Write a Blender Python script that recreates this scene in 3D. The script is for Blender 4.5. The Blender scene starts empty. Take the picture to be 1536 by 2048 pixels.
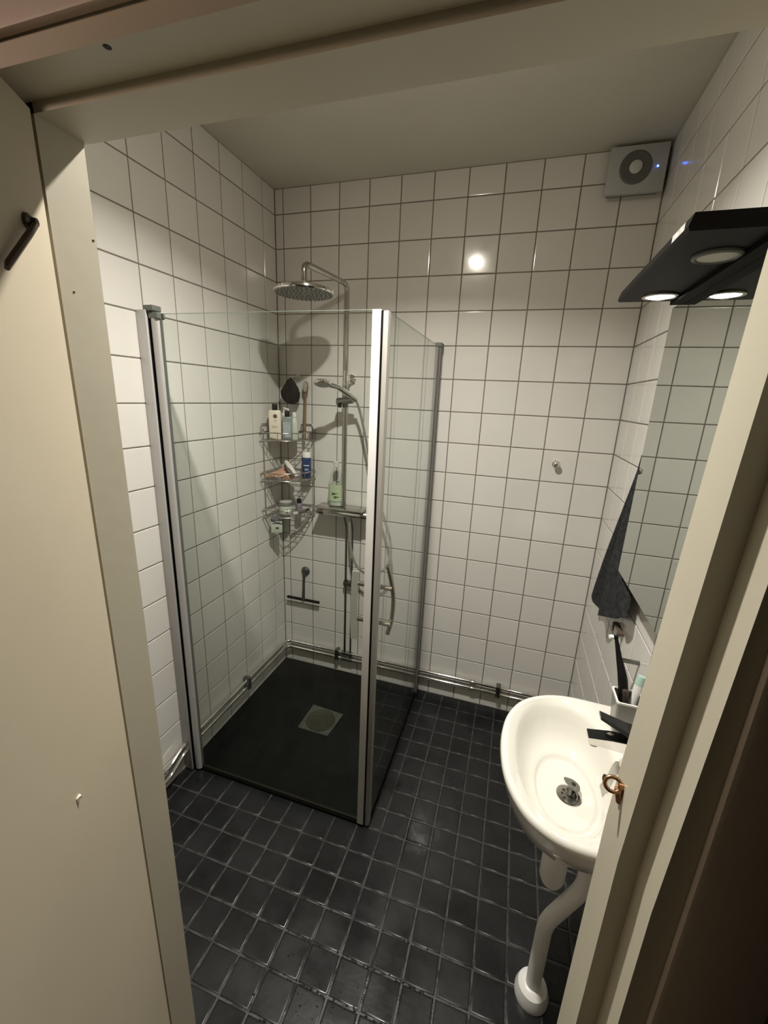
import bpy, bmesh, math, random
from mathutils import Vector, Matrix, Euler
random.seed(7)
S = bpy.context.scene
COL = S.collection

# ------------------------------------------------------------------ camera
CAM_POS = (1.260776, -2.081749, 1.671247)
CAM_ROT = ((0.95263639, -0.11781848, 0.28036174), (0.30139798, 0.24289246, -0.92204258), (0.0405359, 0.96287178, 0.26689845))
cam = bpy.data.cameras.new('camera')
cam.sensor_fit = 'HORIZONTAL'; cam.sensor_width = 36.0
cam.lens = 36.0 * 828.805 / 1536.0
cam.clip_start = 0.02
cam_o = bpy.data.objects.new('camera', cam); COL.objects.link(cam_o)
_m = Matrix(CAM_ROT).to_4x4(); _m.translation = Vector(CAM_POS)
cam_o.matrix_world = _m
S.camera = cam_o

# ------------------------------------------------------------------ world and exposure
W = bpy.data.worlds.new('world'); S.world = W
W.use_nodes = True
W.node_tree.nodes['Background'].inputs[0].default_value = (1.0, 0.72, 0.5, 1)
W.node_tree.nodes['Background'].inputs[1].default_value = 0.008
S.view_settings.view_transform = 'Standard'
S.view_settings.look = 'None'
S.view_settings.gamma = 1.0
S.view_settings.use_curve_mapping = False
S.view_settings.exposure = 0.0
LAMP_W = 24.0          # ceiling lamp
SPOT_W = 0.9           # lit spot of the mirror lamp
LAMP_C = (1.0, 0.962, 0.89)
SPOT_C = (1.0, 0.965, 0.90)

# ------------------------------------------------------------------ materials
def mat(name, col, rough=0.5, metal=0.0, spec=0.5, bump=0.0, bscale=40.0, cvar=0.0, cscale=8.0,
        rvar=0.0, rscale=12.0, emit=None, estr=0.0, coat=0.0, sheen=0.0, trans=0.0, world=False, tint=0.0):
    m = bpy.data.materials.new(name); m.use_nodes = True
    nt = m.node_tree; b = nt.nodes['Principled BSDF']
    b.inputs['Base Color'].default_value = (*col, 1)
    b.inputs['Roughness'].default_value = rough
    b.inputs['Metallic'].default_value = metal
    b.inputs['Specular IOR Level'].default_value = spec
    b.inputs['Coat Weight'].default_value = coat
    b.inputs['Sheen Weight'].default_value = sheen
    b.inputs['Transmission Weight'].default_value = trans
    if emit:
        b.inputs['Emission Color'].default_value = (*emit, 1)
        b.inputs['Emission Strength'].default_value = estr
    tc = nt.nodes.new('ShaderNodeTexCoord')
    def noise(scale, detail=3.0):
        n = nt.nodes.new('ShaderNodeTexNoise')
        n.inputs['Scale'].default_value = scale; n.inputs['Detail'].default_value = detail
        if world:
            gp = nt.nodes.new('ShaderNodeNewGeometry'); nt.links.new(gp.outputs['Position'], n.inputs['Vector'])
        else: nt.links.new(tc.outputs['Object'], n.inputs['Vector'])
        return n
    if cvar > 0:
        n = noise(cscale, 4)
        r = nt.nodes.new('ShaderNodeValToRGB')
        a = [max(0, c * (1 - cvar)) for c in col]; z = [min(1, c * (1 + cvar)) for c in col]
        r.color_ramp.elements[0].position = 0.3; r.color_ramp.elements[0].color = (*a, 1)
        r.color_ramp.elements[1].position = 0.7; r.color_ramp.elements[1].color = (*z, 1)
        nt.links.new(n.outputs['Fac'], r.inputs[0])
        if tint > 0:                                # each tile fired a little differently
            oi = nt.nodes.new('ShaderNodeObjectInfo'); mr2 = nt.nodes.new('ShaderNodeMapRange')
            mr2.inputs['To Min'].default_value = 1 - tint; mr2.inputs['To Max'].default_value = 1 + tint
            nt.links.new(oi.outputs['Random'], mr2.inputs['Value'])
            vm = nt.nodes.new('ShaderNodeVectorMath'); vm.operation = 'SCALE'
            nt.links.new(r.outputs[0], vm.inputs[0]); nt.links.new(mr2.outputs[0], vm.inputs['Scale'])
            nt.links.new(vm.outputs[0], b.inputs['Base Color'])
        else: nt.links.new(r.outputs[0], b.inputs['Base Color'])
    if rvar > 0:
        n = noise(rscale, 3)
        mr = nt.nodes.new('ShaderNodeMapRange')
        mr.inputs['From Min'].default_value = 0.35; mr.inputs['From Max'].default_value = 0.65
        mr.inputs['To Min'].default_value = max(0.02, rough - rvar); mr.inputs['To Max'].default_value = min(1, rough + rvar)
        nt.links.new(n.outputs['Fac'], mr.inputs['Value']); nt.links.new(mr.outputs[0], b.inputs['Roughness'])
    if bump > 0:
        n = noise(bscale, 2)
        bp = nt.nodes.new('ShaderNodeBump'); bp.inputs['Strength'].default_value = bump
        bp.inputs['Distance'].default_value = 0.01
        nt.links.new(n.outputs['Fac'], bp.inputs['Height']); nt.links.new(bp.outputs[0], b.inputs['Normal'])
    return m

def glass_mat(name, tint=(0.93, 0.96, 0.94), ior=1.45, rough=0.0, smear=0.0):
    m = bpy.data.materials.new(name); m.use_nodes = True
    nt = m.node_tree; nt.nodes.remove(nt.nodes['Principled BSDF'])
    out = nt.nodes['Material Output']
    t = nt.nodes.new('ShaderNodeBsdfTransparent'); t.inputs[0].default_value = (*tint, 1)
    g = nt.nodes.new('ShaderNodeBsdfGlossy'); g.inputs['Roughness'].default_value = rough
    lw = nt.nodes.new('ShaderNodeLayerWeight'); lw.inputs['Blend'].default_value = 0.5
    pw = nt.nodes.new('ShaderNodeMath'); pw.operation = 'POWER'; pw.inputs[1].default_value = 5.0
    f = nt.nodes.new('ShaderNodeMapRange'); r0 = ((ior - 1) / (ior + 1)) ** 2
    f.inputs['To Min'].default_value = r0; f.inputs['To Max'].default_value = 1.0
    nt.links.new(lw.outputs['Facing'], pw.inputs[0]); nt.links.new(pw.outputs[0], f.inputs['Value'])
    mx = nt.nodes.new('ShaderNodeMixShader')
    nt.links.new(f.outputs[0], mx.inputs[0]); nt.links.new(t.outputs[0], mx.inputs[1]); nt.links.new(g.outputs[0], mx.inputs[2])
    last = mx
    if smear > 0:                                   # dried lime film on the pane
        d = nt.nodes.new('ShaderNodeBsdfDiffuse'); d.inputs[0].default_value = (0.75, 0.76, 0.72, 1)
        tc = nt.nodes.new('ShaderNodeTexCoord'); mp = nt.nodes.new('ShaderNodeMapping')
        mp.inputs['Scale'].default_value = (14, 14, 3)
        n = nt.nodes.new('ShaderNodeTexNoise'); n.inputs['Scale'].default_value = 1.3; n.inputs['Detail'].default_value = 6
        nt.links.new(tc.outputs['Object'], mp.inputs[0]); nt.links.new(mp.outputs[0], n.inputs['Vector'])
        mr = nt.nodes.new('ShaderNodeMapRange')
        mr.inputs['From Min'].default_value = 0.4; mr.inputs['From Max'].default_value = 0.8
        mr.inputs['To Min'].default_value = 0.0; mr.inputs['To Max'].default_value = smear
        nt.links.new(n.outputs['Fac'], mr.inputs['Value'])
        m2 = nt.nodes.new('ShaderNodeMixShader')
        nt.links.new(mr.outputs[0], m2.inputs[0]); nt.links.new(mx.outputs[0], m2.inputs[1]); nt.links.new(d.outputs[0], m2.inputs[2])
        last = m2
    nt.links.new(last.outputs[0], out.inputs['Surface'])
    return m

M = dict(
    tile=mat('white_tile', (0.655, 0.635, 0.59), 0.13, bump=0.03, bscale=9, cvar=0.015, cscale=5, rvar=0.04, world=True, tint=0.025),
    grout=mat('wall_grout', (0.17, 0.15, 0.122), 0.9, bump=0.3, bscale=160, cvar=0.15, cscale=15),
    ftile=mat('dark_tile', (0.011, 0.0115, 0.012), 0.30, spec=0.30, bump=0.03, bscale=60, cvar=0.30, cscale=9, rvar=0.12, rscale=6, world=True, tint=0.15),
    fgrout=mat('floor_grout', (0.036, 0.0355, 0.034), 0.32, bump=0.1, bscale=220, cvar=0.3, cscale=30, rvar=0.2, rscale=30),
    tray=mat('shower_vinyl', (0.0055, 0.006, 0.0055), 0.45, spec=0.22, bump=0.03, bscale=50, cvar=0.45, cscale=5, rvar=0.12, rscale=6),
    ceil=mat('ceiling_paint', (0.58, 0.56, 0.48), 0.85, bump=0.1, bscale=120, cvar=0.03, cscale=3),
    paint=mat('door_paint', (0.525, 0.485, 0.38), 0.45, bump=0.03, bscale=30, cvar=0.04, cscale=4),
    leaf=mat('leaf_paint', (0.48, 0.42, 0.315), 0.5, bump=0.02, bscale=25, cvar=0.05, cscale=3),
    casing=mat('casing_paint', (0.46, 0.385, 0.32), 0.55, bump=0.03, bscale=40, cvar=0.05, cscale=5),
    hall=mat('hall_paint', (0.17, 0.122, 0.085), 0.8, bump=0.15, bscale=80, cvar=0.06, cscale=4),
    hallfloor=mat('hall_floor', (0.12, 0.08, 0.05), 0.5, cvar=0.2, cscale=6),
    alu=mat('satin_aluminium', (0.50, 0.49, 0.475), 0.42, metal=0.35, bump=0.02, bscale=200),
    alulit=mat('lamplit_aluminium', (0.80, 0.79, 0.77), 0.42, metal=0.2),  # same satin aluminium, the lamp light on it painted as a lighter colour
    aludark=mat('grey_aluminium', (0.27, 0.265, 0.245), 0.4, metal=0.4),
    alumid=mat('mid_aluminium', (0.42, 0.40, 0.365), 0.4, metal=0.4),
    squeegee=mat('squeegee_grey', (0.035, 0.036, 0.034), 0.5),
    cap=mat('grey_cap', (0.13, 0.14, 0.125), 0.45),
    seal=mat('black_seal', (0.004, 0.004, 0.004), 0.6, spec=0.08),
    clearseal=mat('clear_seal', (0.022, 0.023, 0.016), 0.4, spec=0.2),
    chrome=mat('chrome', (0.78, 0.76, 0.73), 0.09, metal=1.0),
    chromepipe=mat('chrome_pipe', (0.50, 0.485, 0.455), 0.14, metal=1.0),
    chromedull=mat('dull_chrome', (0.50, 0.48, 0.44), 0.25, metal=1.0),
    darkchrome=mat('dark_chrome', (0.22, 0.22, 0.20), 0.25, metal=1.0),
    hose=mat('metal_hose', (0.42, 0.41, 0.37), 0.3, metal=0.8, bump=0.8, bscale=420),
    headface=mat('shower_head_face', (0.26, 0.27, 0.25), 0.35, cvar=0.5, cscale=70, bump=0.3, bscale=120),
    glass=glass_mat('shower_glass', (0.955, 0.975, 0.962), smear=0.012),
    glassedge=mat('glass_edge', (0.22, 0.27, 0.24), 0.2),
    ceramic=mat('ceramic', (0.70, 0.68, 0.615), 0.09, coat=0.3, bump=0.01, bscale=6),
    plasticw=mat('white_plastic', (0.80, 0.79, 0.76), 0.35),
    plasticfan=mat('fan_plastic', (0.40, 0.40, 0.39), 0.4),
    fanring=mat('fan_ring', (0.11, 0.108, 0.095), 0.5),
    fanhub=mat('fan_hub', (0.55, 0.55, 0.52), 0.4),
    diffuser=mat('opal_diffuser', (0.8, 0.78, 0.72), 0.4, emit=(1.0, 0.92, 0.78), estr=520),
    hallglobe=mat('hall_globe', (0.8, 0.7, 0.6), 0.4, emit=(1.0, 0.72, 0.56), estr=150),
    led=mat('blue_led', (0.05, 0.1, 0.6), 0.3, emit=(0.05, 0.16, 1.0), estr=18),
    blackp=mat('black_plastic', (0.005, 0.005, 0.005), 0.45, spec=0.15),
    reflblack=mat('painted_dark_reflection', (0.010, 0.010, 0.010), 0.18, spec=0.22),  # near-black colour painting the dark reflection seen in chrome
    blackgloss=mat('black_gloss', (0.012, 0.012, 0.012), 0.12, coat=0.5),
    lampblack=mat('lamp_black', (0.006, 0.0053, 0.0047), 0.5, spec=0.10),
    bulbon=mat('lit_lens', (1, 1, 1), 0.3, emit=(1.0, 0.93, 0.80), estr=22),
    bulboff=mat('unlit_lens', (0.55, 0.54, 0.44), 0.35),
    ringmetal=mat('lamp_ring', (0.55, 0.52, 0.46), 0.25, metal=1.0),
    sticker=mat('sticker', (0.40, 0.39, 0.36), 0.6, cvar=0.35, cscale=160),
    mirror=mat('mirror', (0.57, 0.60, 0.565), 0.0, metal=1.0),
    mirrorside=mat('mirror_edge', (0.08, 0.10, 0.09), 0.2),
    cabinet=mat('cabinet_white', (0.75, 0.74, 0.70), 0.35),
    towel=mat('dark_towel', (0.034, 0.035, 0.036), 0.95, bump=0.5, bscale=300, cvar=0.35, cscale=60, sheen=0.0, spec=0.1),
    copper=mat('bronze_eye', (0.42, 0.23, 0.12), 0.3, metal=1.0),
    brass=mat('old_metal', (0.10, 0.08, 0.07), 0.4, metal=0.8),
    brown=mat('brown_metal', (0.10, 0.072, 0.057), 0.45),
    cream=mat('cream_plastic', (0.76, 0.68, 0.56), 0.35),
    greyb=mat('grey_green_plastic', (0.20, 0.245, 0.235), 0.35),
    greylabel=mat('grey_label', (0.36, 0.40, 0.39), 0.5, cvar=0.15, cscale=60),
    palegreen=mat('pale_green_plastic', (0.52, 0.55, 0.47), 0.3),
    greenlabel=mat('green_label', (0.40, 0.49, 0.31), 0.5),
    leafgreen=mat('leaf_print', (0.05, 0.08, 0.03), 0.6),
    blue=mat('blue_plastic', (0.012, 0.035, 0.12), 0.3),
    wood=mat('brush_wood', (0.17, 0.105, 0.055), 0.55, cvar=0.3, cscale=30),
    bristle=mat('bristle', (0.42, 0.37, 0.30), 0.9, bump=0.8, bscale=300),
    sponge=mat('black_sponge', (0.004, 0.004, 0.004), 0.95, spec=0.05, bump=0.6, bscale=150),
    peach=mat('peach_cloth', (0.52, 0.29, 0.20), 0.9, bump=0.6, bscale=120),
    brownrazor=mat('razor_brown', (0.055, 0.034, 0.028), 0.4),
    pinkwhite=mat('pinkish_white', (0.60, 0.55, 0.50), 0.35),
    print_=mat('label_print', (0.10, 0.085, 0.06), 0.6),
    lightprint=mat('light_print', (0.62, 0.66, 0.70), 0.6),
    softprint=mat('soft_print', (0.52, 0.44, 0.34), 0.6),
    purple=mat('purple_print', (0.16, 0.15, 0.19), 0.5),
    cupgrey=mat('cup_frosted', (0.20, 0.20, 0.185), 0.3),
    cuprim=mat('cup_rim', (0.72, 0.71, 0.66), 0.3),
    mint=mat('mint_plastic', (0.42, 0.60, 0.52), 0.3),
    steel=mat('drain_steel', (0.30, 0.295, 0.26), 0.35, metal=0.7),
    draintile=mat('drain_plate', (0.085, 0.085, 0.072), 0.5, cvar=0.2, cscale=40),
    draingrate=mat('drain_grate', (0.055, 0.055, 0.035), 0.5, metal=0.3, cvar=0.3, cscale=60),
    hole=mat('dark_hole', (0.003, 0.003, 0.003), 0.6),
    garment=mat('black_cloth', (0.006, 0.005, 0.005), 0.95, bump=0.8, bscale=120),
    water=glass_mat('water', (0.9, 0.92, 0.92), ior=1.33),
    drops=mat('water_drops', (0.02, 0.02, 0.02), 0.03, spec=0.6),
    whitefelt=mat('brush_head', (0.85, 0.85, 0.82), 0.5),
)

# ------------------------------------------------------------------ mesh helpers
class MB:
    """collects verts and faces in world coordinates"""
    def __init__(s): s.v = []; s.f = []
    def add(s, vs, fs):
        o = len(s.v); s.v += [tuple(p) for p in vs]; s.f += [tuple(i + o for i in f) for f in fs]; return s
    def box(s, a, b, bev=0.0):
        lo = [min(a[i], b[i]) for i in range(3)]; hi = [max(a[i], b[i]) for i in range(3)]
        bm = bmesh.new(); bmesh.ops.create_cube(bm, size=1)
        for v in bm.verts:
            v.co = Vector([(lo[i] + hi[i]) / 2 + v.co[i] * (hi[i] - lo[i]) for i in range(3)])
        if bev > 0:
            bmesh.ops.bevel(bm, geom=list(bm.edges), offset=min(bev, 0.49 * min(hi[i] - lo[i] for i in range(3))), segments=2, profile=0.5, affect='EDGES')
        return s.bm(bm)
    def bm(s, bm, T=None):
        bm.verts.ensure_lookup_table(); bm.verts.index_update()
        s.add([(T @ v.co) if T else v.co for v in bm.verts], [[v.index for v in f.verts] for f in bm.faces]); bm.free(); return s
    def rings(s, rings, cap0=True, cap1=True, closed=True):
        n = len(rings[0]); o = len(s.v)
        for r in rings: s.v += [tuple(p) for p in r]
        for k in range(len(rings) - 1):
            for i in range(n if closed else n - 1):
                j = (i + 1) % n
                s.f.append((o + k * n + i, o + k * n + j, o + (k + 1) * n + j, o + (k + 1) * n + i))
        if cap0: s.f.append(tuple(o + i for i in reversed(range(n))))
        if cap1: s.f.append(tuple(o + (len(rings) - 1) * n + i for i in range(n)))
        return s
    def tube(s, pts, r, n=12, cap=True):
        pts = [Vector(p) for p in pts]; rings = []
        rr = r if isinstance(r, (list, tuple)) else [r] * len(pts)
        up = None
        for i, p in enumerate(pts):
            t = ((pts[i + 1] - p).normalized() if i + 1 < len(pts) else Vector()) + ((p - pts[i - 1]).normalized() if i else Vector())
            t.normalize()
            if up is None:
                a = Vector((0, 0, 1)) if abs(t.z) < 0.9 else Vector((1, 0, 0)); up = (a - t * a.dot(t)).normalized()
            else: up = (up - t * up.dot(t)).normalized()
            sd = t.cross(up)
            rings.append([p + (up * math.cos(2 * math.pi * k / n) + sd * math.sin(2 * math.pi * k / n)) * rr[i] for k in range(n)])
        return s.rings(rings, cap, cap)
    def lathe(s, prof, c, n=24, axis=(0, 0, 1), cap0=True, cap1=True, sx=1.0, sy=1.0):
        """prof: (radius, height) from base; axis direction"""
        ax = Vector(axis).normalized(); a = Vector((1, 0, 0)) if abs(ax.x) < 0.9 else Vector((0, 1, 0))
        u = (a - ax * a.dot(ax)).normalized(); w = ax.cross(u); c = Vector(c)
        return s.rings([[c + ax * h + (u * math.cos(2 * math.pi * k / n) * sx + w * math.sin(2 * math.pi * k / n) * sy) * max(r, 1e-5) for k in range(n)] for r, h in prof], cap0, cap1)
    def prism(s, poly, z0, z1):
        return s.rings([[(x, y, z0) for x, y in poly], [(x, y, z1) for x, y in poly]])

def path(pts, rad=0.02, n=6):
    """polyline with rounded corners"""
    pts = [Vector(p) for p in pts]; out = [pts[0]]
    for i in range(1, len(pts) - 1):
        a, b, c = pts[i - 1], pts[i], pts[i + 1]
        d1 = (a - b); d2 = (c - b); r = min(rad, d1.length * 0.49, d2.length * 0.49)
        p, q = b + d1.normalized() * r, b + d2.normalized() * r
        for k in range(n + 1):
            t = k / n; out.append(p * (1 - t) ** 2 + b * 2 * t * (1 - t) + q * t * t)
    out.append(pts[-1]); return out

def spline(pts, n=8):
    pts = [Vector(p) for p in pts]; P = [pts[0] * 2 - pts[1]] + pts + [pts[-1] * 2 - pts[-2]]; out = []
    for i in range(1, len(P) - 2):
        for k in range(n):
            t = k / n; a, b, c, d = P[i - 1:i + 3]
            out.append(0.5 * ((2 * b) + (c - a) * t + (2 * a - 5 * b + 4 * c - d) * t * t + (3 * b - a - 3 * c + d) * t ** 3))
    out.append(P[-2]); return out

ORI = {}
def wloc(o): return ORI[o.name]
def obj(name, mb, m, parent=None, smooth=False, origin=None, label=None):
    vs = [Vector(v) for v in mb.v]
    if origin is None:
        xs = [v.x for v in vs]; ys = [v.y for v in vs]; zs = [v.z for v in vs]
        origin = Vector(((min(xs) + max(xs)) / 2, (min(ys) + max(ys)) / 2, min(zs)))
    origin = Vector(origin)
    me = bpy.data.meshes.new(name)
    me.from_pydata([v - origin for v in vs], [], mb.f); me.update()
    bm = bmesh.new(); bm.from_mesh(me); bmesh.ops.recalc_face_normals(bm, faces=bm.faces); bm.to_mesh(me); bm.free()
    me.materials.append(M[m] if isinstance(m, str) else m)
    if smooth:
        for p in me.polygons: p.use_smooth = True
        try: me.set_sharp_from_angle(angle=math.radians(smooth if smooth is not True else 40))
        except Exception: pass
    o = bpy.data.objects.new(name, me); COL.objects.link(o)
    o.location = origin - (wloc(parent) if parent else Vector())
    if parent: o.parent = parent
    ORI[o.name] = origin
    if label: o['label'] = label
    return o
def thing(name, label, cat, loc, group=None):
    o = bpy.data.objects.new(name, None); COL.objects.link(o); o.location = loc; o.empty_display_size = 0.05
    ORI[o.name] = Vector(loc); tag(o, label, cat, group); return o
def tag(o, label, cat=None, group=None):
    o['label'] = label
    if cat: o['category'] = cat
    if group: o['group'] = group
    return o
def struct(o, label):
    o['kind'] = 'structure'; o['label'] = label; return o
def bx(a, b, bev=0.0): return MB().box(a, b, bev)
def cyl(p, q, r, n=16): return MB().tube([p, q], r, n)

# ------------------------------------------------------------------ room dimensions (metres)
RW, RH, RF = 1.690, 2.625, -1.582          # width, height, inner face of the front wall
T = 0.15
ROWS = [0.0] + [0.1155 + T * k for k in range(17)] + [RH]
def tile_mesh(w, h, gap, depth, rings, name, material, cache={}):
    key = (name, round(w, 4), round(h, 4))
    if key in cache: return cache[key]
    mb = MB(); rr = []
    for ins, z in [(0, -depth)] + rings:
        a, b = (w - gap) / 2 - ins, (h - gap) / 2 - ins
        rr.append([(-a, -b, z), (a, -b, z), (a, b, z), (-a, b, z)])
    mb.rings(rr, False, True)
    me = bpy.data.meshes.new(name); me.from_pydata(mb.v, [], mb.f); me.update()
    me.materials.append(M[material]); cache[key] = me
    if name == 'dark_floor_tile':
        for p in me.polygons: p.use_smooth = True
    return me
WALL_RINGS = [(0, -0.0016), (0.0009, -0.0004), (0.0035, 0.0)]
FLOOR_RINGS = [(0, -0.0022), (0.0006, -0.0012), (0.0018, -0.0005), (0.0036, -0.00012), (0.0056, 0.0), (0.0064, 0.0)]
def tiles(parent, us, vs, frame, gap, rings, name, material, skip=None, tilt=0.0013):
    """frame: function (u, v) -> world point; axes from finite differences"""
    o0 = Vector(frame(0, 0)); ux = (Vector(frame(1, 0)) - o0); vx = (Vector(frame(0, 1)) - o0); nx = ux.cross(vx)
    R3 = Matrix((ux, vx, nx)).transposed()
    for i in range(len(us) - 1):
        for j in range(len(vs) - 1):
            w, h = us[i + 1] - us[i], vs[j + 1] - vs[j]
            if w < 0.012 or h < 0.012: continue
            cu, cv = (us[i] + us[i + 1]) / 2, (vs[j] + vs[j + 1]) / 2
            if skip and skip(us[i], us[i + 1], vs[j], vs[j + 1]): continue
            o = bpy.data.objects.new('tile', tile_mesh(w, h, gap, 0.006, rings, name, material)); COL.objects.link(o)
            o.parent = parent; o.location = Vector(frame(cu, cv)) - wloc(parent)
            o.rotation_euler = (R3 @ Euler((random.gauss(0, tilt), random.gauss(0, tilt), 0)).to_matrix()).to_euler()

# ---- walls, floor, ceiling
G = 0.0022                                                     # grout sits this far behind the tile faces
wb = struct(obj('wall_back', bx((-0.1, G, -0.1), (RW + 0.1, 0.1, RH + 0.1)), 'grout'), 'back wall of square white glazed tiles with brown-grey joints')
us = [0.0] + [0.0454 + T * k for k in range(11)] + [RW]
tiles(wb, us, ROWS, lambda u, v: (u, 0, v), 0.0042, WALL_RINGS, 'white_wall_tile', 'tile')
wl = struct(obj('wall_left', bx((-0.1, RF - 0.1, -0.1), (-G, G, RH + 0.1)), 'grout'), 'left wall of square white glazed tiles running into the shower')
ul = [RF] + [y for y in [-(0.1056 + T * k) for k in range(9, -1, -1)] if y > RF + 0.01] + [0.0]
tiles(wl, ul, ROWS, lambda u, v: (0, u, v), 0.0042, WALL_RINGS, 'white_wall_tile', 'tile')
wr = struct(obj('wall_right', bx((RW + G, RF - 0.1, -0.1), (RW + 0.1, G, RH + 0.1)), 'grout'), 'right wall of square white glazed tiles behind mirror and sink')
ur = [0.0] + [T * k for k in range(1, 11)] + [-RF]
tiles(wr, ur, ROWS, lambda u, v: (RW, -u, v), 0.0042, WALL_RINGS, 'white_wall_tile', 'tile')
struct(obj('ceiling', bx((-0.1, RF - 0.1, RH), (RW + 0.1, 0.1, RH + 0.1)), 'ceil'), 'plain off-white painted bathroom ceiling')
fl = struct(obj('floor', bx((-0.1, RF - 0.1, -0.12), (RW + 0.1, 0.1, -0.0014)), 'fgrout'), 'wet floor of small square anthracite tiles')
P = 0.0985
fu = sorted([0.0] + [0.1465 + P * k for k in range(-1, 16)] + [RW])
fv = sorted([RF + 0.001, 0.0] + [-0.975 + P * k for k in range(-6, 10)])
SHX, SHY = 0.872, -0.866                                       # shower footprint
def in_shower(a, b, c, d): return False
def clip(us_, lo, hi): return sorted([lo, hi] + [u for u in us_ if lo + 0.012 < u < hi - 0.012])
fr_ = lambda u, v: (u, v, 0)
tiles(fl, fu, clip(fv, RF + 0.001, SHY - 0.004), fr_, 0.0048, FLOOR_RINGS, 'dark_floor_tile', 'ftile', tilt=0.004)
tiles(fl, clip(fu, SHX + 0.006, RW), clip(fv, SHY - 0.004, 0.0), fr_, 0.0048, FLOOR_RINGS, 'dark_floor_tile', 'ftile', tilt=0.004)
OX0, OX1, OZ = 0.62, 1.515, 2.02                               # rough door opening
wf = MB()
wf.box((-0.7, RF - 0.115, -0.12), (OX0, RF, RH + 0.1)); wf.box((OX1, RF - 0.115, -0.12), (2.4, RF, RH + 0.1)); wf.box((OX0, RF - 0.115, OZ), (OX1, RF, RH + 0.1))
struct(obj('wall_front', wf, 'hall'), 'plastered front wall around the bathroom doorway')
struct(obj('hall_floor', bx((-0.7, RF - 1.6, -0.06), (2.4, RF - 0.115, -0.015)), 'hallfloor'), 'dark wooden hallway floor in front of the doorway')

# ------------------------------------------------------------------ door frame, casing and leaf
def xs(z):                                                     # the old right jamb is slightly bowed
    return 1.436 if z < 1.15 else 1.436 + 0.0190 * ((z - 1.15) / 0.66)
YS, YR = -1.646, -1.692                                        # stop edge, outer face of the frame
HZ = 1.9735                                                    # soffit of the head
jl = obj('trim_1', MB().prism([(0.676, RF), (0.681, RF - 0.004), (0.681, YS), (0.6705, YS), (0.652, YS - 0.012), (0.650, YR), (0.62, YR), (0.62, RF)], 0.0, HZ + 0.02), 'paint', smooth=30)
struct(jl, 'cream painted left jamb of the doorway')
for k, (yy, zz, r) in enumerate([(-1.628, 1.789, 0.0016), (-1.590, 1.861, 0.0018)]):
    obj('nail_hole', MB().lathe([(r, 0), (r * 0.6, 0.0006)], (0.681, yy, zz), 10, (1, 0, 0)), 'brass', jl)
zl = [0, 0.4, 0.8, 1.0, 1.15, 1.3, 1.45, 1.6, 1.75, HZ + 0.02]
jr_ = MB().rings([[(xs(z), RF, z), (xs(z), YS, z), (xs(z) + 0.023, YS, z), (xs(z) + 0.023, YR, z), (OX1, YR, z), (OX1, RF, z)] for z in zl])
jr = struct(obj('trim_2', jr_, 'paint', smooth=30), 'cream painted right jamb with a bronze screw eye')
ey = Vector((xs(1.22), -1.606, 1.222))
obj('screw_eye', MB().tube([ey + Vector((-0.0115 + 0.0092 * math.cos(a) , 0.0045 * math.sin(a), 0.0068 * math.sin(a))) for a in [2 * math.pi * k / 24 for k in range(25)]], 0.0024, 8, False)
    .tube([ey + Vector((0.001, 0, 0)), ey + Vector((-0.005, 0, 0.0))], 0.0042, 8)
    .tube([ey + Vector((-0.004, 0, -0.003)), ey + Vector((-0.001, 0.0, -0.024))], [0.0055, 0.0035], 8), 'copper', jr, smooth=50, label='bronze screw eye')
obj('strike_plate', bx((xs(.7) + 0.0215, -1.684, 0.72), (xs(.7) + 0.0235, -1.660, 0.84), 0.0005), 'chromedull', jr, label='metal strike plate')
hd = [(RF, HZ), (YS, HZ), (YS, HZ + 0.011), (YR, HZ + 0.011), (YR, 2.03), (RF, 2.03)]
hm = MB().rings([[(0.62, y, z) for y, z in hd], [(OX1, y, z) for y, z in hd]])
th = struct(obj('trim_3', hm, 'paint', smooth=30), 'cream painted head of the doorway with a stop rebate')
obj('screw_hole', MB().lathe([(0.004, 0), (0.003, 0.0006)], (0.843, -1.686, HZ + 0.011), 10, (0, 0, -1)), 'hole', th)
# architraves on the hall side
ca = MB().box((0.55, -1.703, 2.006), (1.60, YR, 2.085), 0.003)
struct(obj('trim_4', ca, 'casing', smooth=40), 'dusky casing board above the doorway on the hall side')
cr = MB().box((1.482, -1.7035, 0.0), (1.575, YR, 2.0058), 0.008)
struct(obj('trim_5', cr, 'casing', smooth=40), 'dark casing board along the right side of the doorway')
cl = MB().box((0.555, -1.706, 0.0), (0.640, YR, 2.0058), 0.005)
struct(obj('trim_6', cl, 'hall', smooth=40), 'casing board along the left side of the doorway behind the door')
# the open leaf
LA = Vector((0.6925, -1.6585, 0)); LD = Vector((0.497, -0.868, 0)).normalized(); LN = Vector((-LD.y, LD.x, 0))
def lp(s, n, z): return LA + LD * s + LN * n + Vector((0, 0, z))
lf = MB(); lf.rings([[lp(0, 0, z), lp(0.74, 0, z), lp(0.74, -0.04, z), lp(0, -0.04, z)] for z in (0.012, 1.970)])
d1 = obj('door_1', lf, 'leaf', origin=LA); struct(d1, 'cream painted door leaf standing open on the left')
hk = MB()
hk.lathe([(0.0085, 0), (0.0085, 0.004), (0.005, 0.006), (0.004, 0.011)], lp(0.047, 0, 1.843), 14, LN)
hk.tube([lp(0.049, 0.009, 1.840), lp(0.066, 0.010, 1.826), lp(0.108, 0.007, 1.786), lp(0.116, 0.009, 1.780)], [0.0034, 0.0036, 0.0036, 0.0025], 8)
obj('hook', hk, 'brass', d1, smooth=40, label='dark metal coat hook')
obj('scuff', MB().box(lp(0.15, 0.0002, 1.145), lp(0.158, 0.0007, 1.150)), 'cream', d1)
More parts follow.
